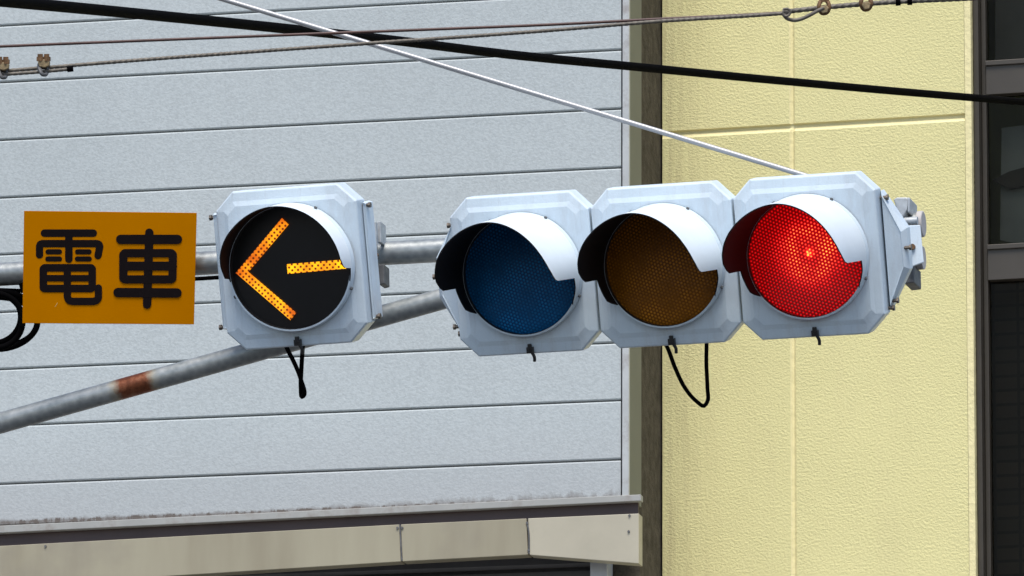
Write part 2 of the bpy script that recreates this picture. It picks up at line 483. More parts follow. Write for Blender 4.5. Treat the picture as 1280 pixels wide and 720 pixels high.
for x, y in ((497, 660), (503, 660), (659, 654), (661, 688), (786, 664.5), (787, 644.5), (57, 683)):
    p = W(x, y, .022); bm = bmesh.new(); cyl(bm, p, p+Vector((0, -.006, 0)), .0065, 10)
    wpart('fascia_screw', bm, M['steel_dark'], gb)
for pts in ([(499.8, 656), (500.6, 670), (501.4, 684), (502.4, 701)], [(658.8, 652), (660.8, 665), (661.5, 678), (661.3, 692)]):
    bm = bmesh.new(); tube(bm, [W(x, y, .0225) for x, y in pts], .0045, 6, .02)
    wpart('fascia_seam', bm, M['steel_dark'], gb)
# recessed front under the fascia
zt = W(400, 690).z
bm = bmesh.new()
xsr = W(742, 710, -.3).x
for i in range(30):
    z = zt - .075*i
    prof = [(YW+.30, z), (YW+.285, z-.02), (YW+.285, z-.055), (YW+.30, z-.073)]
    va = [bm.verts.new((X0, y, zz)) for y, zz in prof]; vb = [bm.verts.new((xsr, y, zz)) for y, zz in prof]
    for k in range(3): bm.faces.new((va[k], va[k+1], vb[k+1], vb[k]))
    bm.faces.new((va[3], va[0], vb[0], vb[3])); bm.faces.new(va); bm.faces.new(vb[::-1])
wpart('slatted_shutter', bm, M['shutter'], gb)
bm = bmesh.new(); box(bm, X0, XC-.012, YW+.302, YW+.34, 0, zt+.1); wpart('lower_wall', bm, M['shutter'], gb)
xa, xb = W(740, 710, -.2).x, W(762, 710, -.2).x
bm = bmesh.new(); box(bm, xa, xb, YW+.15, YW+.28, .14, zt+.02); wpart('post', bm, M['post'], gb, bevel=.006)

# ------------------------------------------------------------------ yellow building
YA = R(2.4)
UY = Vector((math.cos(YA), -math.sin(YA), 0)); NY = Vector((-math.sin(YA), -math.cos(YA), 0))
PY0 = on_plane(828, 360, Vector((XC, 0, 0)), Vector((1, 0, 0))); PY0.z = 0   # set back behind the grey corner
def Yp(px, py, off=0.0):
    return on_plane(px, py, PY0+NY*off, NY)
def yl(px, py, off=0.0):           # (distance along wall, height)
    p = Yp(px, py, off); return (p-PY0).dot(UY), p.z
yb = thing('yellow_building', 'pale yellow stucco building with grooved wall and a bronze framed window', 'building', PY0)
yb.rotation_euler = (0, 0, -YA)
# local frame: x along wall, y into the building, z up
XL = yl(828, 360)[0]; XG = yl(991, 360)[0]; XE = yl(1216.5, 360)[0]; XE2 = yl(1208, 360)[0]
ZG = (yl(851, 165.5)[1] + yl(1200, 149)[1])/2
ZTY = ZT+.6
print('yellow', PY0.y-YW, XL, XG, XE, ZG)
XR = XE + 2.6                      # right side of the window bay
def groove_wall(x0, x1, xg, zg, z0, z1):
    """front skin with one vertical and one horizontal V-groove, as one connected sheet"""
    bm = bmesh.new()
    hw, dv = .015, .011
    hz, dz = .021, .016
    xs = [(x0, 0), (xg-hw, 0), (xg-.003, dv), (xg+.003, dv), (xg+hw, 0), (x1, 0)]
    zsz = [(z0, 0), (zg-hz, 0), (zg+.002, dz), (zg+hz-.004, dz), (zg+hz, 0), (z1, 0)]
    g = [[bm.verts.new((x, max(dx, d), z)) for z, d in zsz] for x, dx in xs]
    for i in range(5):
        for j in range(5):
            f = bm.faces.new((g[i][j], g[i+1][j], g[i+1][j+1], g[i][j+1]))
            f.material_index = 1 if (i in (1, 2, 3) or j in (1, 2, 3)) else 0
    return bm
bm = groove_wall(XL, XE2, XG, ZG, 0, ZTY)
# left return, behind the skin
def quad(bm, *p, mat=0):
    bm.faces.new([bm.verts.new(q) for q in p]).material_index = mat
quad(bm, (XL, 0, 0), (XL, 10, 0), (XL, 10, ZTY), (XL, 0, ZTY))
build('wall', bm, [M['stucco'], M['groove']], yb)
bm = bmesh.new(); box(bm, XE2+.0005, XE, -.002, .26, 0, ZTY)
build('wall_edge', bm, M['groove'], yb, bevel=.004)
bm = bmesh.new(); box(bm, XL+.002, XE2, .05, 10, 0, ZTY-.002)
build('wall_core', bm, M['groove'], yb)
bm = bmesh.new(); box(bm, XR, XR+5, 0, 10, 0, ZTY); box(bm, XE+.001, XR-.001, 3.0, 10, 0, ZTY-.003)
build('far_wall', bm, M['stucco'], yb)
bm = bmesh.new(); box(bm, XL-.05, XR+5.1, -.06, 10.1, ZTY+.001, ZTY+.15); build('parapet_coping', bm, M['flash'], yb)
# window: frame set back in the opening
rec = .10
def wz(py): return yl(1250, py, -rec)[1]
def wx(px): return yl(px, 360, -rec)[0]
fx0 = XE+.003
fx1, fx2 = wx(1229), wx(1235)
z1a, z1b, z2a, z2b = wz(77), wz(118), wz(307), wz(350)
zb0, zb1 = wz(900), wz(-150)
bm = bmesh.new()
box(bm, fx0, fx1, rec-.06, rec+.08, zb0, zb1)          # outer stile
build('window', bm, M['frame'], yb, bevel=.004)
win = yb.children[-1]
xm = XR-.08
for q in ((fx1+.001, fx2, rec+.004, rec+.07), (xm, XR-.002, rec-.02, rec+.08)):
    bm = bmesh.new(); box(bm, *q, zb0, zb1); build('stile', bm, M['frame'], win, bevel=.003)
for a, b in ((z1b, z1a), (z2b, z2a)):
    bm = bmesh.new(); box(bm, fx2+.0005, xm-.001, rec-.008, rec+.07, a, b)
    box(bm, fx2+.0007, xm-.002, rec-.022, rec-.0085, b-.022, b+.004)
    build('transom', bm, M['frame2'], win, bevel=.003)
bm = bmesh.new(); box(bm, fx0, xm, rec-.04, rec+.08, zb0-.08, zb0-.001); build('sill', bm, M['frame2'], win, bevel=.003)
for a, b in ((z1a, zb1), (z2a, z1b), (zb0, z2b)):
    bm = bmesh.new(); box(bm, fx2+.001, xm-.001, rec+.045, rec+.051, a+.002, b-.002)
    build('pane', bm, M['glass'], win)
bm = bmesh.new(); box(bm, fx0, XR, 2.9, 2.98, 0, ZTY-.01); box(bm, fx0, XR, .4, 2.9, zb0-.3, zb0-.25)
build('room_wall', bm, M['dark'], yb)
bm = bmesh.new(); box(bm, fx0+.002, XR-.004, .16, 2.9, zb1+.001, zb1+.05); build('room_ceiling', bm, M['dark'], yb)
bm = bmesh.new(); box(bm, fx0+.002, XR-.004, -.001, .16, zb1+.001, ZTY-.01); build('lintel', bm, M['groove'], yb)
bm = bmesh.new(); box(bm, fx0+.002, XR-.004, .0, .16, 0, zb0-.09); build('spandrel', bm, M['groove'], yb)
def in_room(name, label, cat, bm, mat):
    o = build(name, bm, mat); o.matrix_world = Matrix.Translation(PY0) @ Matrix.Rotation(-YA, 4, 'Z')
    return tag(o, label, cat)
def ip(px, py, d): 
    p = Yp(px, py, -d); return ((p-PY0).dot(UY), d, p.z)
bm = bmesh.new(); prism(bm, [ip(1252, 160, .30), (ip(1330, 150, .30)), ip(1330, 318, .30), ip(1250, 300, .30)], (0, .02, 0))
in_room('reflection_board', 'pale board standing in for a reflection in the middle window pane', 'board', bm, M['reflected_pale'])  # pale reflection in the glass, built as a board behind it
bm = bmesh.new(); prism(bm, [ip(1240, 225, .26), ip(1262, 214, .26), ip(1330, 196, .26), ip(1330, 222, .26), ip(1262, 236, .26), ip(1330, 300, .26), ip(1236, 255, .26)][:5], (0, .02, 0))
in_room('reflection_bar', 'dark bar slanting across the pale board, standing in for a reflection in the middle pane', 'bar', bm, paint('brown_bar', (.16, .12, .09), .7, .2, 8))  # dark diagonal of that reflection, built as a bar
bm = bmesh.new(); prism(bm, [ip(1236, 352, .35), ip(1340, 346, .35), ip(1340, 760, .35), ip(1236, 766, .35)], (0, .02, 0))
in_room('tile_reflection', 'dark brown tiled screen standing in for a reflection in the lowest window pane', 'screen', bm, M['tiles'])  # brown tile reflection in the glass, built as a solid sheet

bm = bmesh.new(); prism(bm, [ip(1244, -160, .4), ip(1345, -165, .4), ip(1345, 70, .4), ip(1244, 76, .4)], (0, .02, 0))
M['backing'] = paint('grey_backing', (.36, .31, .27), .8, .15, 2)
in_room('window_backing', 'grey blind added behind the topmost window pane to lighten it', 'backing', bm, M['backing'])  # made-up panel, added only to lighten the top pane
# ------------------------------------------------------------------ signals
def frame_matrix(pos, delta, tau, roll=0.0):
    return Matrix.Translation(pos) @ Matrix.Rotation(-delta, 4, 'Z') @ Matrix.Rotation(tau, 4, 'X') @ Matrix.Rotation(roll, 4, 'Y')
HW, HH, CH = .1825, .2015, .046
def octo(hw, hh, ch, y):
    return [(-hw+ch, y, hh), (hw-ch, y, hh), (hw, y, hh-ch), (hw, y, -hh+ch), (hw-ch, y, -hh), (-hw+ch, y, -hh), (-hw, y, -hh+ch), (-hw, y, hh-ch)]
def loft(bm, loops, cap=True, mat=0):
    L = [[bm.verts.new(p) for p in l] for l in loops]
    n = len(L[0])
    for A, B in zip(L, L[1:]):
        for i in range(n): bm.faces.new((A[i], A[(i+1) % n], B[(i+1) % n], B[i])).material_index = mat
    if cap:
        bm.faces.new(L[0]).material_index = mat; bm.faces.new(L[-1][::-1]).material_index = mat
    return L
def door_bm():
    """pressed door: flat rim, a shallow step up to the inner panel, folded edge"""
    bm = bmesh.new()
    loft(bm, [octo(HW-.032, HH-.038, .022, -.001), octo(HW-.0225, HH-.0255, .024, .0028), octo(HW-.003, HH-.003, CH, .0055), octo(HW, HH, CH, .0085), octo(HW-.0005, HH-.0005, CH, .066), octo(HW-.005, HH-.005, CH, .071)])
    return bm
def shell_bm(depth):
    """plain back pan behind the door, with the dark door gasket between"""
    bm = bmesh.new()
    loft(bm, [octo(HW-.014, HH-.030, .03, .0712), octo(HW-.014, HH-.030, .03, .079)], mat=1)
    loft(bm, [octo(HW-.010, HH-.028, .03, .0791), octo(HW-.010, HH-.028, .03, .105), octo(HW-.030, HH-.06, .03, .105+depth)])
    return bm
def add_ear(parent, sx, e, zi, zt, zb, screws):
    """side cover of a housing: a flange and a folded trapezium reaching out sideways"""
    bm = bmesh.new()
    x0, x1 = sorted((sx*(HW-.020), sx*(HW+.0015)))
    box(bm, x0, x1, .0725, .0765, -zi+.004, zi-.004)
    build('side_gasket', bm, M['gasket'], parent)
    bm = bmesh.new()
    def trap(i, y):
        a, b = HW+.0018+i*.45, HW+e-i
        k = i*1.25
        p = [(sx*a, y, zi-k), (sx*b, y, zt-k*.55), (sx*b, y, -zb+k*.55), (sx*a, y, -zi+k)]
        return p if sx > 0 else p[::-1]
    t = min(.013, e*.22)
    loft(bm, [trap(t, .044), trap(t*.9, .0405), trap(0, .058), trap(0, .092)])
    build('side_cover', bm, M['signal'], parent, bevel=.0012)
    for dx, z in screws:
        bm = bmesh.new(); xx = sx*(HW+dx)
        cyl(bm, (xx-sx*.009, .050, z), (xx+sx*.006, .050, z), .0045, 8); cyl(bm, (xx+sx*.0061, .050, z), (xx+sx*.0115, .050, z), .0078, 6)
        build('screw', bm, M['screw'], parent)
RO, RI = .1545, .1515
def ring_bm():
    bm = bmesh.new(); n = 72
    prof = [(RO+.0025, -.0035), (RO+.0025, -.010), (RO+.0005, -.022), (RI-.0008, -.0225), (RI-.003, -.004)]
    L = [[bm.verts.new((r*math.sin(2*PI*i/n), y, r*math.cos(2*PI*i/n))) for i in range(n)] for r, y in prof]
    for k, (A, B) in enumerate(zip(L, L[1:])):
        for i in range(n): bm.faces.new((A[i], A[(i+1) % n], B[(i+1) % n], B[i])).material_index = 1 if k >= 3 else 0
    return bm
def interp(tab, th):
    if th <= tab[0][0]: return tab[0][1]
    for (a, va), (b, vb) in zip(tab, tab[1:]):
        if a <= th <= b:
            t = (th-a)/(b-a) if b > a else 1
            t = t
            return va+(vb-va)*t
    return tab[-1][1]
LU = .208
LONG = [(-126, .1), (-122.6, .27), (-119, .38), (-107, .40), (-97.2, .43), (-95.7, .93), (-92.3, 1.04), (-85.5, 1.18), (-76, 1.26), (-65, 1.31), (-54, 1.32), (-43, 1.30), (-29.5, 1.28), (-15, 1.27), (0, 1.30), (14, 1.38), (25, 1.43), (34, 1.455), (43.5, 1.465), (52, 1.46), (61.6, 1.44), (70, 1.40), (78.6, 1.33), (86, 1.23), (90, 1.15), (92, 1.05), (94.6, .34), (104, .25), (118, .18), (124, .08)]
SHORT = [(-126, .04), (-104.8, .08), (-96.5, .12), (-95.2, .26), (-91.4, .29), (-83.8, .37), (-73.7, .43), (-65, .45), (-54, .46), (-43, .44), (-32, .43), (-21, .43), (-5, .46), (8.7, .49), (28, .5), (49, .5), (67, .48), (84, .45), (91, .38), (93.2, .31), (94.3, .13), (110, .1), (124, .05)]
def hood_bm(tab):
    bm = bmesh.new()
    th0, th1 = tab[0][0], tab[-1][0]
    ths = [th0+(th1-th0)*i/120 for i in range(121)] + [a for a, _ in tab]
    ths = sorted(set(round(t, 3) for t in ths))
    K = 8
    def col(r, th, L, flare):
        out = []
        for k in range(K+1):
            y = -.022 - (L-.022)*k/K
            out.append(bm.verts.new((r*math.sin(R(th)), y, r*math.cos(R(th)))))
        return out
    O = [col(RO, t, interp(tab, t)*LU, 0) for t in ths]
    I = [col(RI, t, interp(tab, t)*LU, 0) for t in ths]
    for i in range(len(ths)-1):
        for k in range(K):
            bm.faces.new((O[i][k], O[i+1][k], O[i+1][k+1], O[i][k+1])).material_index = 0
            bm.faces.new((I[i][k], I[i][k+1], I[i+1][k+1], I[i+1][k])).material_index = 1
        bm.faces.new((O[i][K], O[i+1][K], I[i+1][K], I[i][K])).material_index = 1
        bm.faces.new((O[i][0], I[i][0], I[i+1][0], O[i+1][0])).material_index = 1
    for i in (0, len(ths)-1):
        for k in range(K): bm.faces.new((O[i][k], O[i][k+1], I[i][k+1], I[i][k])).material_index = 1
    return bm
def lens_bm(rad=.1495, bulge=.022):
    bm = bmesh.new(); n = 64; K = 14
    prev = None
    for k in range(K, -1, -1):
        r = rad*k/K
        y = -.008 - bulge*(1-(k/K)**2)
        if k == 0:
            cv = bm.verts.new((0, y, 0))
            for i in range(n): bm.faces.new((prev[i], prev[(i+1) % n], cv))
        else:
            cur = [bm.verts.new((r*math.sin(2*PI*i/n), y, r*math.cos(2*PI*i/n))) for i in range(n)]
            if prev:
                for i in range(n): bm.faces.new((prev[i], prev[(i+1) % n], cur[(i+1) % n], cur[i]))
            prev = cur
    return bm
def latch_bm():
    bm = bmesh.new()
    box(bm, -.006, .011, -.009, .006, -HH+.002, -HH+.018)
    cyl(bm, (.003, -.006, -HH+.026), (.003, -.006, -HH+.010), .006, 10)
    tube(bm, [(.006, -.004, -HH+.006), (.012, -.002, -HH-.008), (.011, 0, -HH-.020)], .0045, 8, .004)
    return bm
def add_ring_screws(parent):
    for th in (28, 113, -113, -28):
        bm = bmesh.new()
        a = R(th); cyl(bm, (RO*math.sin(a), -.012, RO*math.cos(a)), ((RO+.007)*math.sin(a), -.012, (RO+.007)*math.cos(a)), .0042, 8)
        build('screw', bm, M['steel_dark'], parent)

def make_unit(parent, x, depth, lens_mat, tab, lens_name='lens', bulge=.022, ears=()):
    parts = []
    d = build('housing', door_bm(), M['signal'], parent, bevel=.0022, seg=3); parts.append(d)
    parts.append(build('back_shell', shell_bm(depth), [M['signal'], M['gasket']], d, bevel=.003))
    for sx, spec in ears: add_ear(d, sx, *spec)
    parts.append(build('latch', latch_bm(), M['gasket'], d, bevel=.002))
    rg = build('lens_ring', ring_bm(), [M['signal'], M['gasket']], parent, smooth=True); parts.append(rg)
    add_ring_screws(rg)
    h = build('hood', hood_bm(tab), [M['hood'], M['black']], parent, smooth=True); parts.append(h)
    ln = build(lens_name, lens_bm(bulge=bulge), lens_mat, parent, smooth=True); parts.append(ln)
    for o in (d, rg, h, ln): o.location.x = x
    return d, rg, h, ln

DEL, TAU = R(4.1), R(17.0)
WEDGE = (.060, .150, .052, .050, ((.010, .132), (.004, -.144), (.016, -.126), (.059, .004)))
FLANGE = (.026, .152, .148, .148, ((.022, .138), (.022, -.142)))
pY = P(831.0, 332.0, 18.0)
U = Vector((math.cos(DEL), -math.sin(DEL), 0))
PITCH = .3705
TLM = frame_matrix(pY, DEL, TAU)
tl = thing('traffic_light', 'white horizontal three-lens traffic light showing red on the bracket arm', 'traffic light')
tl.matrix_world = TLM
for i, (mat, lab) in enumerate((('blue', 'unlit blue lens'), ('amber', 'unlit amber lens'), ('red', 'lit red lens'))):
    d, rg, h, ln = make_unit(tl, (i-1)*PITCH, .12, M[mat], LONG, ears=(((-1, WEDGE),), (), ((1, WEDGE),))[i])
    ln['label'] = lab
for i in (-1, 0, 1): print('unit', proj(TLM @ Vector((i*PITCH, 0, 0))))

# support pipe: one level line behind the lights
pr = proj(TLM @ Vector((PITCH, 0, 0)))
Dred = (TLM @ Vector((PITCH, 0, 0)) - CAM).dot(FW)
ZP = P(1003, 288.4, Dred+.45).z
def pipe_pt(px, py): return P(px, py, D_at_z(px, py, ZP))
pA, pB = pipe_pt(0, 343), pipe_pt(1153, 280.0)
pu = (pB-pA).normalized()
print('pipe', ZP, pA, pB, D_at_z(0, 343, ZP), D_at_z(1153, 280, ZP))
def pipe_x(px):                       # point of the pipe axis seen at column px
    lo, hi = -2.0, 4.0
    for _ in range(50):
        mid = (lo+hi)/2
        if proj(pA+pu*mid)[0] < px: lo = mid
        else: hi = mid
    return pA+pu*lo
PR = .0305
POLE = pipe_x(-420)
sp = thing('signal_pole', 'galvanised steel signal pole with a level arm and a rust marked slanting brace', 'pole', (POLE.x, POLE.y, 0))
def wp(name, bm, mat, parent, **kw):
    o = build(name, bm, mat, parent, **kw)
    mw = Matrix.Translation(parent.location) if parent.parent is None else Matrix.Translation(parent.parent.location)
    o.matrix_parent_inverse = mw.inverted()
    return o
bm = bmesh.new(); cyl(bm, (POLE.x, POLE.y, 0), (POLE.x, POLE.y, 7.6), .12, 32, .10); cyl(bm, (POLE.x, POLE.y, 0.001), (POLE.x, POLE.y, .03), .22, 32)
wp('pole', bm, M['galv'], sp, smooth=True)
pEnd = pB
bm = bmesh.new(); cyl(bm, POLE+pu*.09, pEnd - pu*.012, PR, 32)
wp('arm', bm, M['galv'], sp, smooth=True)
bm = bmesh.new(); cyl(bm, pEnd - pu*.0125, pEnd+pu*.004, PR+.003, 32)
M['cap'] = paint('pale_end_cap', (.46, .43, .41), .6, .15, 20)
wp('arm_end_cap', bm, M['cap'], sp, smooth=True, bevel=.003)
# brace, in the vertical plane of the arm
nP = pu.cross(Vector((0, 0, 1))).normalized()
def in_arm_plane(px, py): return on_plane(px, py, pA, nP)
b0 = in_arm_plane(-420, 529+.281*420); b1 = in_arm_plane(835, 529-.281*835)
bd = (b1-b0).normalized()
rust_mid = in_arm_plane(170, 482)
m = N('galvanised_brace_with_rust')
v = m.n('ShaderNodeTexVoronoi', Scale=55.0); m.l(m.obj(), v.inputs['Vector'])
f = m.noise(11, 6, .7)
f2 = m.math('ADD', m.math('MULTIPLY', v.outputs['Distance'], .35), m.math('MULTIPLY', f, .9))
cc = m.ramp(f2, [(.3, (.21, .228, .225)), (.55, (.30, .32, .315)), (.8, (.40, .415, .405))])
dt = m.n('ShaderNodeVectorMath', operation='DISTANCE'); m.l(m.obj(), dt.inputs[0]); dt.inputs[1].default_value = rust_mid
al = m.n('ShaderNodeVectorMath', operation='DOT_PRODUCT')
sb = m.n('ShaderNodeVectorMath', operation='SUBTRACT'); m.l(m.obj(), sb.inputs[0]); sb.inputs[1].default_value = rust_mid
m.l(sb.outputs[0], al.inputs[0]); al.inputs[1].default_value = bd
along = m.math('ABSOLUTE', al.outputs['Value'])
wob = m.noise(45, 5, .7)
a2 = m.math('ADD', along, m.math('MULTIPLY_ADD', wob, .035, -.017))
halo = m.ramp(a2, [(.050, (1, 1, 1)), (.075, (0, 0, 0))])
corer = m.ramp(a2, [(.038, (1, 1, 1)), (.056, (0, 0, 0))])
rc = m.ramp(m.noise(38, 5, .7), [(.3, (.10, .030, .012)), (.5, (.22, .065, .025)), (.7, (.33, .14, .07))])
cc = m.mix(m.math('MULTIPLY', halo, .6), cc, (.42, .34, .20))
cc = m.mix(corer, cc, rc)
m.color(cc); m.set(Roughness=.45, Metallic=.5); m.bump(f2, .0008)
bm = bmesh.new(); cyl(bm, b0, b1, .0275, 32)
wp('brace', bm, m.m, sp, smooth=True)
for q in (POLE, b0):
    bm = bmesh.new(); cyl(bm, (POLE.x, POLE.y, q.z-.07), (POLE.x, POLE.y, q.z+.07), .135, 32); wp('pole_clamp', bm, M['steel_dark'], sp, smooth=True)
bj = pipe_x(822)
bm = bmesh.new(); cyl(bm, bj-pu*.06, bj+pu*.06, PR+.006, 24); wp('brace_joint', bm, M['steel_dark'], sp, smooth=True)

# hanger hardware on the right end of the three-lens light
TLI = TLM.inverted()
def tl_part(name, bm, mat, parent=tl, **kw):      # bm in world coordinates
    bmesh.ops.transform(bm, matrix=TLI, verts=bm.verts)
    return build(name, bm, mat, parent, **kw)
Dp = D_at_z(1150, 280.5, ZP)
ZV = Vector((0, 0, 1)); YV = -nP if nP.dot(FW) < 0 else nP     # away from the camera, across the arm
plane_n = YV
def hp(px, py, back): return on_plane(px, py, pB + YV*back, plane_n)
# white folded hanger plate
bm = bmesh.new()
prism(bm, [hp(x, y, -.075) for x, y in ((1129, 282), (1150, 281), (1154.5, 328), (1139, 333.5), (1129, 319))], YV*.006)
hpl = tl_part('hanger_plate', bm, M['signal'], bevel=.002)
bm = bmesh.new()
p = hp(1138, 310, -.075); cyl(bm, p, p-YV*.014, .006, 6); p2 = hp(1141, 309, -.075); cyl(bm, p2, p2-YV*.008, .0075, 12)
tl_part('bolt', bm, M['brass'])
# lower tie pipe with its round end, and the clamps on both pipes
lz = P(1153, 325, Dp).z
lowB = pB + ZV*(lz-pB.z)
bm = bmesh.new(); cyl(bm, lowB-pu*.55, lowB-pu*.012, PR-.004, 28); cyl(bm, lowB-pu*.0125, lowB+pu*.003, PR-.001, 28)
tl_part('lower_rail', bm, M['cap'], smooth=True)
bm = bmesh.new()
prism(bm, [hp(x, y, -.06) for x, y in ((1117, 249), (1121, 246.5), (1134, 246.5), (1135.5, 249), (1134, 262), (1128, 273), (1122, 268))], YV*.09)
prism(bm, [hp(x, y, -.062) for x, y in ((1134.3, 246), (1137.5, 247), (1137, 265), (1134.2, 266))], YV*.09)
tl_part('clamp', bm, M['zinc'], bevel=.003)
bm = bmesh.new()
prism(bm, [hp(x, y, -.05) for x, y in ((1127, 333), (1142, 330), (1142.5, 353), (1130, 354.5))], YV*.09)
tl_part('clamp', bm, M['steel_dark'], bevel=.003)
bm = bmesh.new()
p0 = hp(1131, 277, -.05); cyl(bm, p0, hp(1147, 276, -.05), .011, 14)
tl_part('spacer_bolt', bm, M['zinc'], smooth=True)
for i in (-1, 0, 1):                       # clamps from every housing to the arm
    a = TLM @ Vector((i*PITCH, .32, .0)); q = pA + pu*((a-pA).dot(pu))
    bm = bmesh.new(); cyl(bm, q-pu*.03, q+pu*.03, PR+.007, 24); cyl(bm, a-YV*.03, q, .016, 12)
    tl_part('clamp', bm, M['zinc'], smooth=True)
# drip loop under the amber housing
bm = bmesh.new()
Dd = 18.12
tube(bm, [P(827, 421, Dd), P(834, 434, Dd), P(844, 460, Dd), P(857, 486, Dd+.02), P(870, 501, Dd+.04), P(880, 507.5, Dd+.05), P(884.2, 502, Dd+.06), P(884.3, 485, Dd+.08), P(883, 455, Dd+.1), P(883.3, 428, Dd+.12), P(884, 408, Dd+.13)], .0052, 12, .006)
tl_part('cable', bm, M['rubber'], smooth=True)

# ------------------------------------------------------------------ arrow signal
aq = pipe_x(365)
Da = (aq-CAM).dot(FW) - .215
ARM = frame_matrix(P(363.0, 334.0, Da), R(5.6), R(15.8), R(-.25)) @ Matrix.Scale(1.055, 4)
ar = thing('arrow_signal', 'square white signal lamp showing a lit amber left arrow on the arm', 'traffic light')
ar.matrix_world = ARM
M['lensblack'] = paint('black_arrow_face', (.006, .006, .0065), .35, .2)
d, rg, h, ln = make_unit(ar, 0, .05, M['lensblack'], SHORT, bulge=.004, ears=((-1, FLANGE), (1, (.0115, .150, .146, .146, ((.009, .140), (.009, -.142))))))
d.scale.z = .963
for o in (rg, h, ln): o.scale.x = 1.03; o.location.x = .006
ARI = ARM.inverted()
nA = (ARM.to_3x3() @ Vector((0, -1, 0)))
def lp(px, py, y=-.0155):
    return ARI @ on_plane(px, py, ARM @ Vector((0, y, 0)), nA)
def zpx(x, y): return 280+x/4.235, 250+y/4.235
bm = bmesh.new()
def flat(pts):
    q = [Vector(((v.x-.006)/1.03, v.y, v.z)) for v in (lp(*zpx(*p)) for p in pts)]
    prism(bm, q, (0, .002, 0))
flat([(62, 386), (128, 381), (381, 597), (351, 636)])
flat([(62, 386), (306, 96), (341, 130), (128, 381)])
flat([(332, 340), (640, 315), (645, 363), (337, 391)])
o = build('arrow', bm, M['arrow'], ln)
bm = bmesh.new()
def ar_part(name, bm, mat, **kw):
    bmesh.ops.transform(bm, matrix=ARI, verts=bm.verts)
    return build(name, bm, mat, ar, **kw)
D2 = Da+.05
tube(bm, [P(355, 427, D2+.01), P(361, 440, D2+.005), P(369, 456, D2), P(376, 474, D2), P(380, 494, D2), P(377.5, 496, D2+.008), P(376, 484, D2+.012), P(376.5, 466, D2+.012), P(378, 440, D2+.012), P(379, 425, D2+.012)], .0058, 12, .005)
ar_part('cable', bm, M['rubber'], smooth=True)
def ah(px, py, back): return on_plane(px, py, aq+YV*back, plane_n)
bm = bmesh.new()
prism(bm, [ah(x, y, -.085) for x, y in ((462, 279), (470, 277), (471, 310), (463, 312))], YV*.012)
prism(bm, [ah(x, y, -.06) for x, y in ((470.5, 277), (475.5, 276.5), (476.5, 303), (471.5, 303))], YV*.05)
ar_part('bracket', bm, M['zinc'], bevel=.0015)
bm = bmesh.new()
prism(bm, [ah(x, y, -.085) for x, y in ((464.5, 328), (472.5, 329), (473, 342), (470, 343), (469.5, 357), (466.5, 357))], YV*.008)
prism(bm, [ah(x, y, -.05) for x, y in ((472.8, 331), (480, 330.5), (480.5, 354), (474, 356))], YV*.05)
ar_part('bracket', bm, M['steel_dark'], bevel=.0015)
bm = bmesh.new(); q = ah(469, 323, -.088); cyl(bm, q, q-YV*.014, .009, 6); q = ah(471, 319, -.088); cyl(bm, q, q-YV*.008, .006, 8)
ar_part('bolt', bm, M['brass'])
q = pA+pu*((ARM.translation-pA).dot(pu))
bm = bmesh.new(); cyl(bm, q-pu*.12, q+pu*.12, PR+.006, 24); cyl(bm, ARM @ Vector((0, .11, 0)), q, .02, 12)
ar_part('clamp', bm, M['zinc'], smooth=True)

# ------------------------------------------------------------------ sign with the two characters
sq = pipe_x(137)
Ds = (sq-CAM).dot(FW) - .125
sn = P(137, 334.7, Ds)
sf = thing('sign', 'orange rectangular sign with black Japanese characters hung on the arm', 'sign')
# faces the street a little more to the side than the lamps do
sr = (RT - UP*.011).normalized(); su = (UP*1.0 + RT*.014).normalized()
sy = su.cross(sr).normalized()*1.0
sy = (sr.cross(su)*-1).normalized()
su = sr.cross(sy)*1.0
su = su if su.dot(UP) > 0 else -su
SM = Matrix(((sr.x, sy.x, su.x, sn.x), (sr.y, sy.y, su.y, sn.y), (sr.z, sy.z, su.z, sn.z), (0, 0, 0, 1)))
sf.matrix_world = SM
SI = SM.inverted()
sN = -sy
def spt(px, py, y=0.0): return SI @ on_plane(px, py, SM @ Vector((0, y, 0)), sN)
bm = bmesh.new()
prism(bm, [spt(*p) for p in ((30, 263.5), (246, 266), (242.5, 405.6), (28, 404))], (0, .003, 0))
build('plate', bm, M['sign'], sf, bevel=.0008)
k36 = 3.6
def sp_(x, y): return spt(x/k36, 250+y/k36)
lcount = [0]
def stroke(bm, pts, w, closed=False):
    """round-ended brush stroke, each a hair in front of the one before"""
    pts = [Vector((p.x, 0, p.z)) for p in (sp_(*q) for q in pts)]
    r = w/k36*Ds/F_PX/2
    segs = list(zip(pts, pts[1:] + ([pts[0]] if closed else [])))
    if not closed: segs = segs[:len(pts)-1]
    for a, b in segs:
        lcount[0] += 1
        y = -.0006 - lcount[0]*.00004
        d = (b-a).normalized(); n = Vector((-d.z, 0, d.x))
        out = []
        ang0 = math.atan2(n.z, n.x)
        for i in range(9): t = ang0 + PI*i/8; out.append(a + r*Vector((math.cos(t), 0, math.sin(t))))
        for i in range(9): t = ang0 + PI + PI*i/8; out.append(b + r*Vector((math.cos(t), 0, math.sin(t))))
        bm.faces.new([bm.verts.new((q.x, y, q.z)) for q in out])
bm = bmesh.new()
stroke(bm, [(200, 149), (420, 149)], 34)
stroke(bm, [(178, 247), (178, 208), (181, 200), (190, 196), (436, 196), (445, 199), (449, 208), (441, 250)], 33)
stroke(bm, [(310, 150), (310, 266)], 34)
for x0, x1, y in ((216, 268, 233), (349, 401, 233), (215, 268, 265), (348, 402, 265)): stroke(bm, [(x0, y), (x1, y)], 23)
stroke(bm, [(195, 310), (200, 305), (410, 305), (415, 310), (415, 394), (410, 398), (200, 398), (195, 394)], 34, True)
stroke(bm, [(197, 351.5), (413, 351.5)], 29)
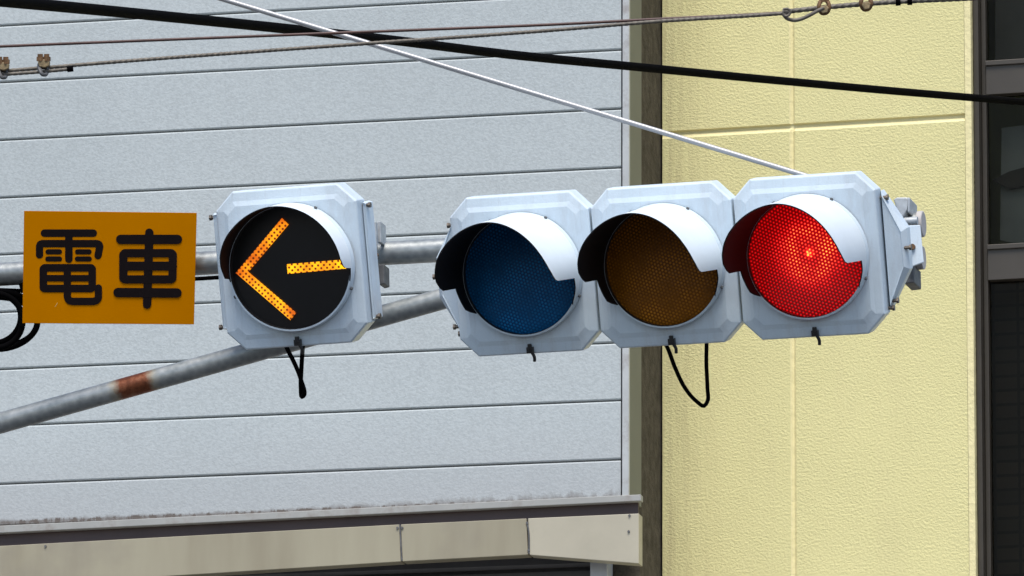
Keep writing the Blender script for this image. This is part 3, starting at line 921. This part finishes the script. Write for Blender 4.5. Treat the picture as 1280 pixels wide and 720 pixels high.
stroke(bm, [(303, 306), (303, 432), (307, 446), (316, 454), (328, 456), (420, 456), (434, 452), (442, 442), (443, 430), (443, 396)], 33)
stroke(bm, [(543, 177), (799, 177)], 42)
stroke(bm, [(672, 147), (670, 220), (665, 380), (662, 470)], 38)
stroke(bm, [(555, 246), (562, 239), (771, 239), (778, 246), (776, 351), (769, 357), (562, 357), (555, 351)], 37, True)
stroke(bm, [(556, 297), (777, 297)], 40)
stroke(bm, [(531, 416), (797, 418)], 42)
o = build('lettering', bm, M['letter'], sf)
for p in o.data.polygons:
    if p.normal.y > 0: p.flip()
bm = bmesh.new(); a, b = (spt(*q, -.0004) for q in ((68.5, 383.5), (71.5, 378.5)))
prism(bm, [a, b, b+Vector((.0016, 0, .0004)), a+Vector((.0016, 0, .0004))], (0, .0003, 0))
build('scratch', bm, paint('scratched_paint', (.75, .52, .16), .6, .1), sf)
for px in (60, 215):
    bm = bmesh.new(); q = SI @ pipe_x(px); cyl(bm, (q.x, .0035, q.z), (q.x, q.y, q.z), .012, 10)
    build('clamp', bm, M['steel_dark'], sf)

# ------------------------------------------------------------------ cables and wires
def wire(name, label, bm, mat, cat='cable', smooth=True):
    return tag(build(name, bm, mat, smooth=smooth), label, cat)
# coiled cable hanging from the arm on the left
bm = bmesh.new()
Dc = (pipe_x(0)-CAM).dot(FW)
def coil(cx, cy, rx, ry, ph, d):
    pts = [P(cx+rx*math.cos(ph+2*PI*i/24), cy+ry*math.sin(ph+2*PI*i/24), Dc+d+.003*math.sin(i)) for i in range(25)]
    tube(bm, pts, .0080, 12, .01)
coil(-6, 401, 34.5, 34, .2, -.05); coil(-4, 400, 51, 36.5, .8, -.02); coil(-9, 396, 35, 33, 2.1, .0); coil(-3, 402.5, 50, 31, 1.2, .02)
tube(bm, [P(-420, 389, Dc+.1), P(-120, 372, Dc), P(-30, 363, Dc), P(0, 362.5, Dc), P(32, 363.5, Dc), P(100, 357, Dc), P(262, 347.5, Dc-.05), P(300, 345, Dc-.1)], .0055, 10, .02)
tube(bm, [P(26, 354, Dc-.04), P(29, 366, Dc-.04)], .006, 8, .01)
o = wire('coiled_cable', 'black cable hanging in a coil below the arm beside the orange sign', bm, M['rubber'])
# tie rod of the arm
bm = bmesh.new()
tR0, tR1 = P(-420, -213, 18.75), P(1012, 221.3, 18.16)
cyl(bm, tR0, tR1, .0068, 12)
M['silver'] = paint('bright_stay_wire', (.42, .42, .425), .4, .08, 12, .3)
wire('stay_rod', 'straight silver stay rod running down to the top of the red lamp', bm, M['silver'], 'rod')
# thick black cable
bm = bmesh.new()
ctl = [(-1200, -104), (-300, -26), (0, 1.0), (160, 16), (320, 32), (480, 49), (640, 68.5), (800, 84), (960, 99.5), (1120, 114), (1280, 127.5), (1500, 147)]
pts = [P(x, y, 20+ (33-20)*(x/1280)) for x, y in ctl]
tube(bm, pts, .0168, 16, .1)
wire('thick_cable', 'thick black power cable slanting down from top left to the window', bm, M['rubber'])
# brown wire
bm = bmesh.new()
Dw = 15.0
tube(bm, [P(x, y, Dw) for x, y in ((-2500, 172), (-300, 72), (0, 58), (160, 51.5), (320, 45.2), (500, 38.2), (700, 30.2), (830, 23.5), (930, 18.6), (984, 15.6))], .0032, 10, .03)
M['copper'] = paint('brown_oxidised_wire', (.075, .035, .028), .5, .3, 40)
wire('brown_wire', 'thin brown wire just above the twisted steel strand', bm, M['copper'], 'wire')
# twisted strand with its clips
M['strand'] = paint('weathered_steel_strand', (.14, .123, .10), .6, .3, 60, .2)
ss = thing('steel_strand', 'twisted grey steel strand with rusty clips at both ends', 'wire', P(500, 51.5, Dw))
def ss_part(name, bm, mat, parent=None, **kw):
    bmesh.ops.translate(bm, vec=-Vector(ss.location), verts=bm.verts)
    return build(name, bm, mat, parent or ss, **kw)
bm = bmesh.new()
tube(bm, [P(x, y, Dw-.02) for x, y in ((-2500, 252), (-300, 113), (-60, 94), (6, 88.6), (60, 84.3), (120, 79.3), (320, 64.3), (450, 55), (700, 37), (830, 26.2), (940, 19.5), (986, 16.3))], .0038, 12, .003, 3, .036, .13)
ss_part('strand', bm, M['strand'], smooth=True)
bm = bmesh.new()
tube(bm, [P(x, y, Dw-.03) for x, y in ((-300, 120), (-60, 98.5), (6, 93), (54, 89.5), (91, 86))], .0036, 12, .003, 3, .036, .13)
ss_part('strand_tail', bm, M['strand'], smooth=True)
bm = bmesh.new(); tube(bm, [P(84, 86.7, Dw-.03), P(91.5, 85.8, Dw-.03)], .0062, 10, .004)
ss_part('tail_binding', bm, M['rubber'], smooth=True)
bm = bmesh.new()
tube(bm, [P(x, y, Dw-.02) for x, y in ((978, 15), (1000, 12.6), (1030, 9.4), (1083, 4.8), (1125, 2), (1200, -1.5), (1500, -16), (3500, -112))], .0050, 12, .003, 3, .045, .13)
tube(bm, [P(x, y, Dw-.035) for x, y in ((979, 17.5), (983, 22.5), (991, 25.2), (1000, 24.2), (1012, 19), (1024, 12.5), (1030, 10))], .0040, 10, .004)
tube(bm, [P(x, y, Dw-.045) for x, y in ((979, 12), (984, 11), (988, 14), (986, 19), (980, 19.5), (978, 16)) ], .0030, 8, .003)
ss_part('dead_end_grip', bm, M['strand'], smooth=True)
M['rust'] = paint('rusty_clip', (.20, .11, .05), .7, .45, 90, .2, bump=.001, bscale=200)
M['tanclip'] = paint('tan_cast_clip', (.34, .25, .13), .65, .35, 90, bump=.001, bscale=200)
sdir = (P(1083, 4.8, Dw)-P(1030, 9.4, Dw)).normalized()
def left_clip(cx, cy):
    """wire clip: cast saddle with two nuts above, U-bolt looped below"""
    bm = bmesh.new()
    k = Dw/F_PX
    def q(x, y, d=0): return P(cx+x, cy+y, Dw-.03+d)
    prism(bm, [q(x, y, -.012) for x, y in ((-5, 3), (-7, -3), (-5.5, -8), (0, -6), (5, -8.5), (8, -3), (7.5, 1.5), (2, 4))], FW*.026)
    cl = ss_part('wire_clip', bm, M['tanclip'], bevel=.002)
    bm = bmesh.new()
    bm.free()
    for x in (-3.5, 4.5):
        bm = bmesh.new(); cyl(bm, q(x, -5), q(x-.3, -13), .0058, 6); cyl(bm, q(x, -4, -.006), q(x, -9.5, -.006), .0082, 6)
        ss_part('nut', bm, M['rust'], cl)
    bm = bmesh.new()
    tube(bm, [q(-5, 0, .012), q(-4.5, 6, -.01), q(-1, 12.5, -.016), q(2.5, 13, -.01), q(4.5, 8, .005), q(4.5, 0, .012)], .0042, 8, .004)
    ss_part('u_bolt', bm, M['steel_dark'], cl, smooth=True)
left_clip(54, 80.5); left_clip(3, 84)
def right_clip(cx, cy):
    bm = bmesh.new()
    def q(x, y, d=0): return P(cx+x, cy+y, Dw-.025+d)
    pts = [q(6.3*math.sin(2*PI*i/16), 8.6*math.cos(2*PI*i/16)-1.2, .004*math.cos(4*PI*i/16)) for i in range(17)]
    tube(bm, pts, .0046, 10, .003)
    cl = ss_part('wire_clip', bm, M['rust'], smooth=True)
    for x in (-2, 3):
        bm = bmesh.new(); cyl(bm, q(x, -7), q(x, -13.5), .006, 6); ss_part('nut', bm, M['rust'], cl)
    bm = bmesh.new()
    prism(bm, [q(x, y, -.012) for x, y in ((-5, 2), (-4, -2), (3, -3), (6, 0), (4, 6), (-2, 7))], FW*.024)
    ss_part('saddle', bm, M['tanclip'], cl, bevel=.0015)
right_clip(1030, 9.5); right_clip(1082.5, 4.8)
for x, y in ((1122.5, 2.2), (1137, 1.4)):
    bm = bmesh.new(); a = P(x-3, y+.2, Dw-.02); b = P(x+3, y-.2, Dw-.02); cyl(bm, a, b, .0085, 12)
    ss_part('binding', bm, M['rubber'], smooth=True)

# ------------------------------------------------------------------ light
SUN_EL, SUN_AZ = R(62), R(170)      # azimuth clockwise from +Y: behind the camera
wd = bpy.data.worlds.new('World'); S.world = wd; wd.use_nodes = True
nt = wd.node_tree
sky = nt.nodes.new('ShaderNodeTexSky'); sky.sky_type = 'NISHITA'; sky.sun_disc = False
sky.sun_elevation = SUN_EL; sky.sun_rotation = SUN_AZ
sky.air_density = 1.0; sky.dust_density = 1.5; sky.ozone_density = 1.0
bg = nt.nodes['Background']; bg.inputs['Strength'].default_value = .118
nt.links.new(sky.outputs[0], bg.inputs[0])
sun = bpy.data.lights.new('sun', 'SUN'); sun.energy = 2.35; sun.angle = R(28); sun.color = (1, .955, .89)
so = bpy.data.objects.new('sun', sun); COL.objects.link(so)
sdirv = Vector((math.sin(SUN_AZ)*math.cos(SUN_EL), math.cos(SUN_AZ)*math.cos(SUN_EL), math.sin(SUN_EL)))
so.rotation_euler = sdirv.to_track_quat('Z', 'Y').to_euler()
so.location = (0, 0, 30)

S.view_settings.view_transform = 'Standard'; S.view_settings.look = 'None'
S.view_settings.exposure = 0.62; S.view_settings.gamma = 1.0
S.render.engine = 'CYCLES'
S.cycles.max_bounces = 6
S.cycles.use_denoising = True
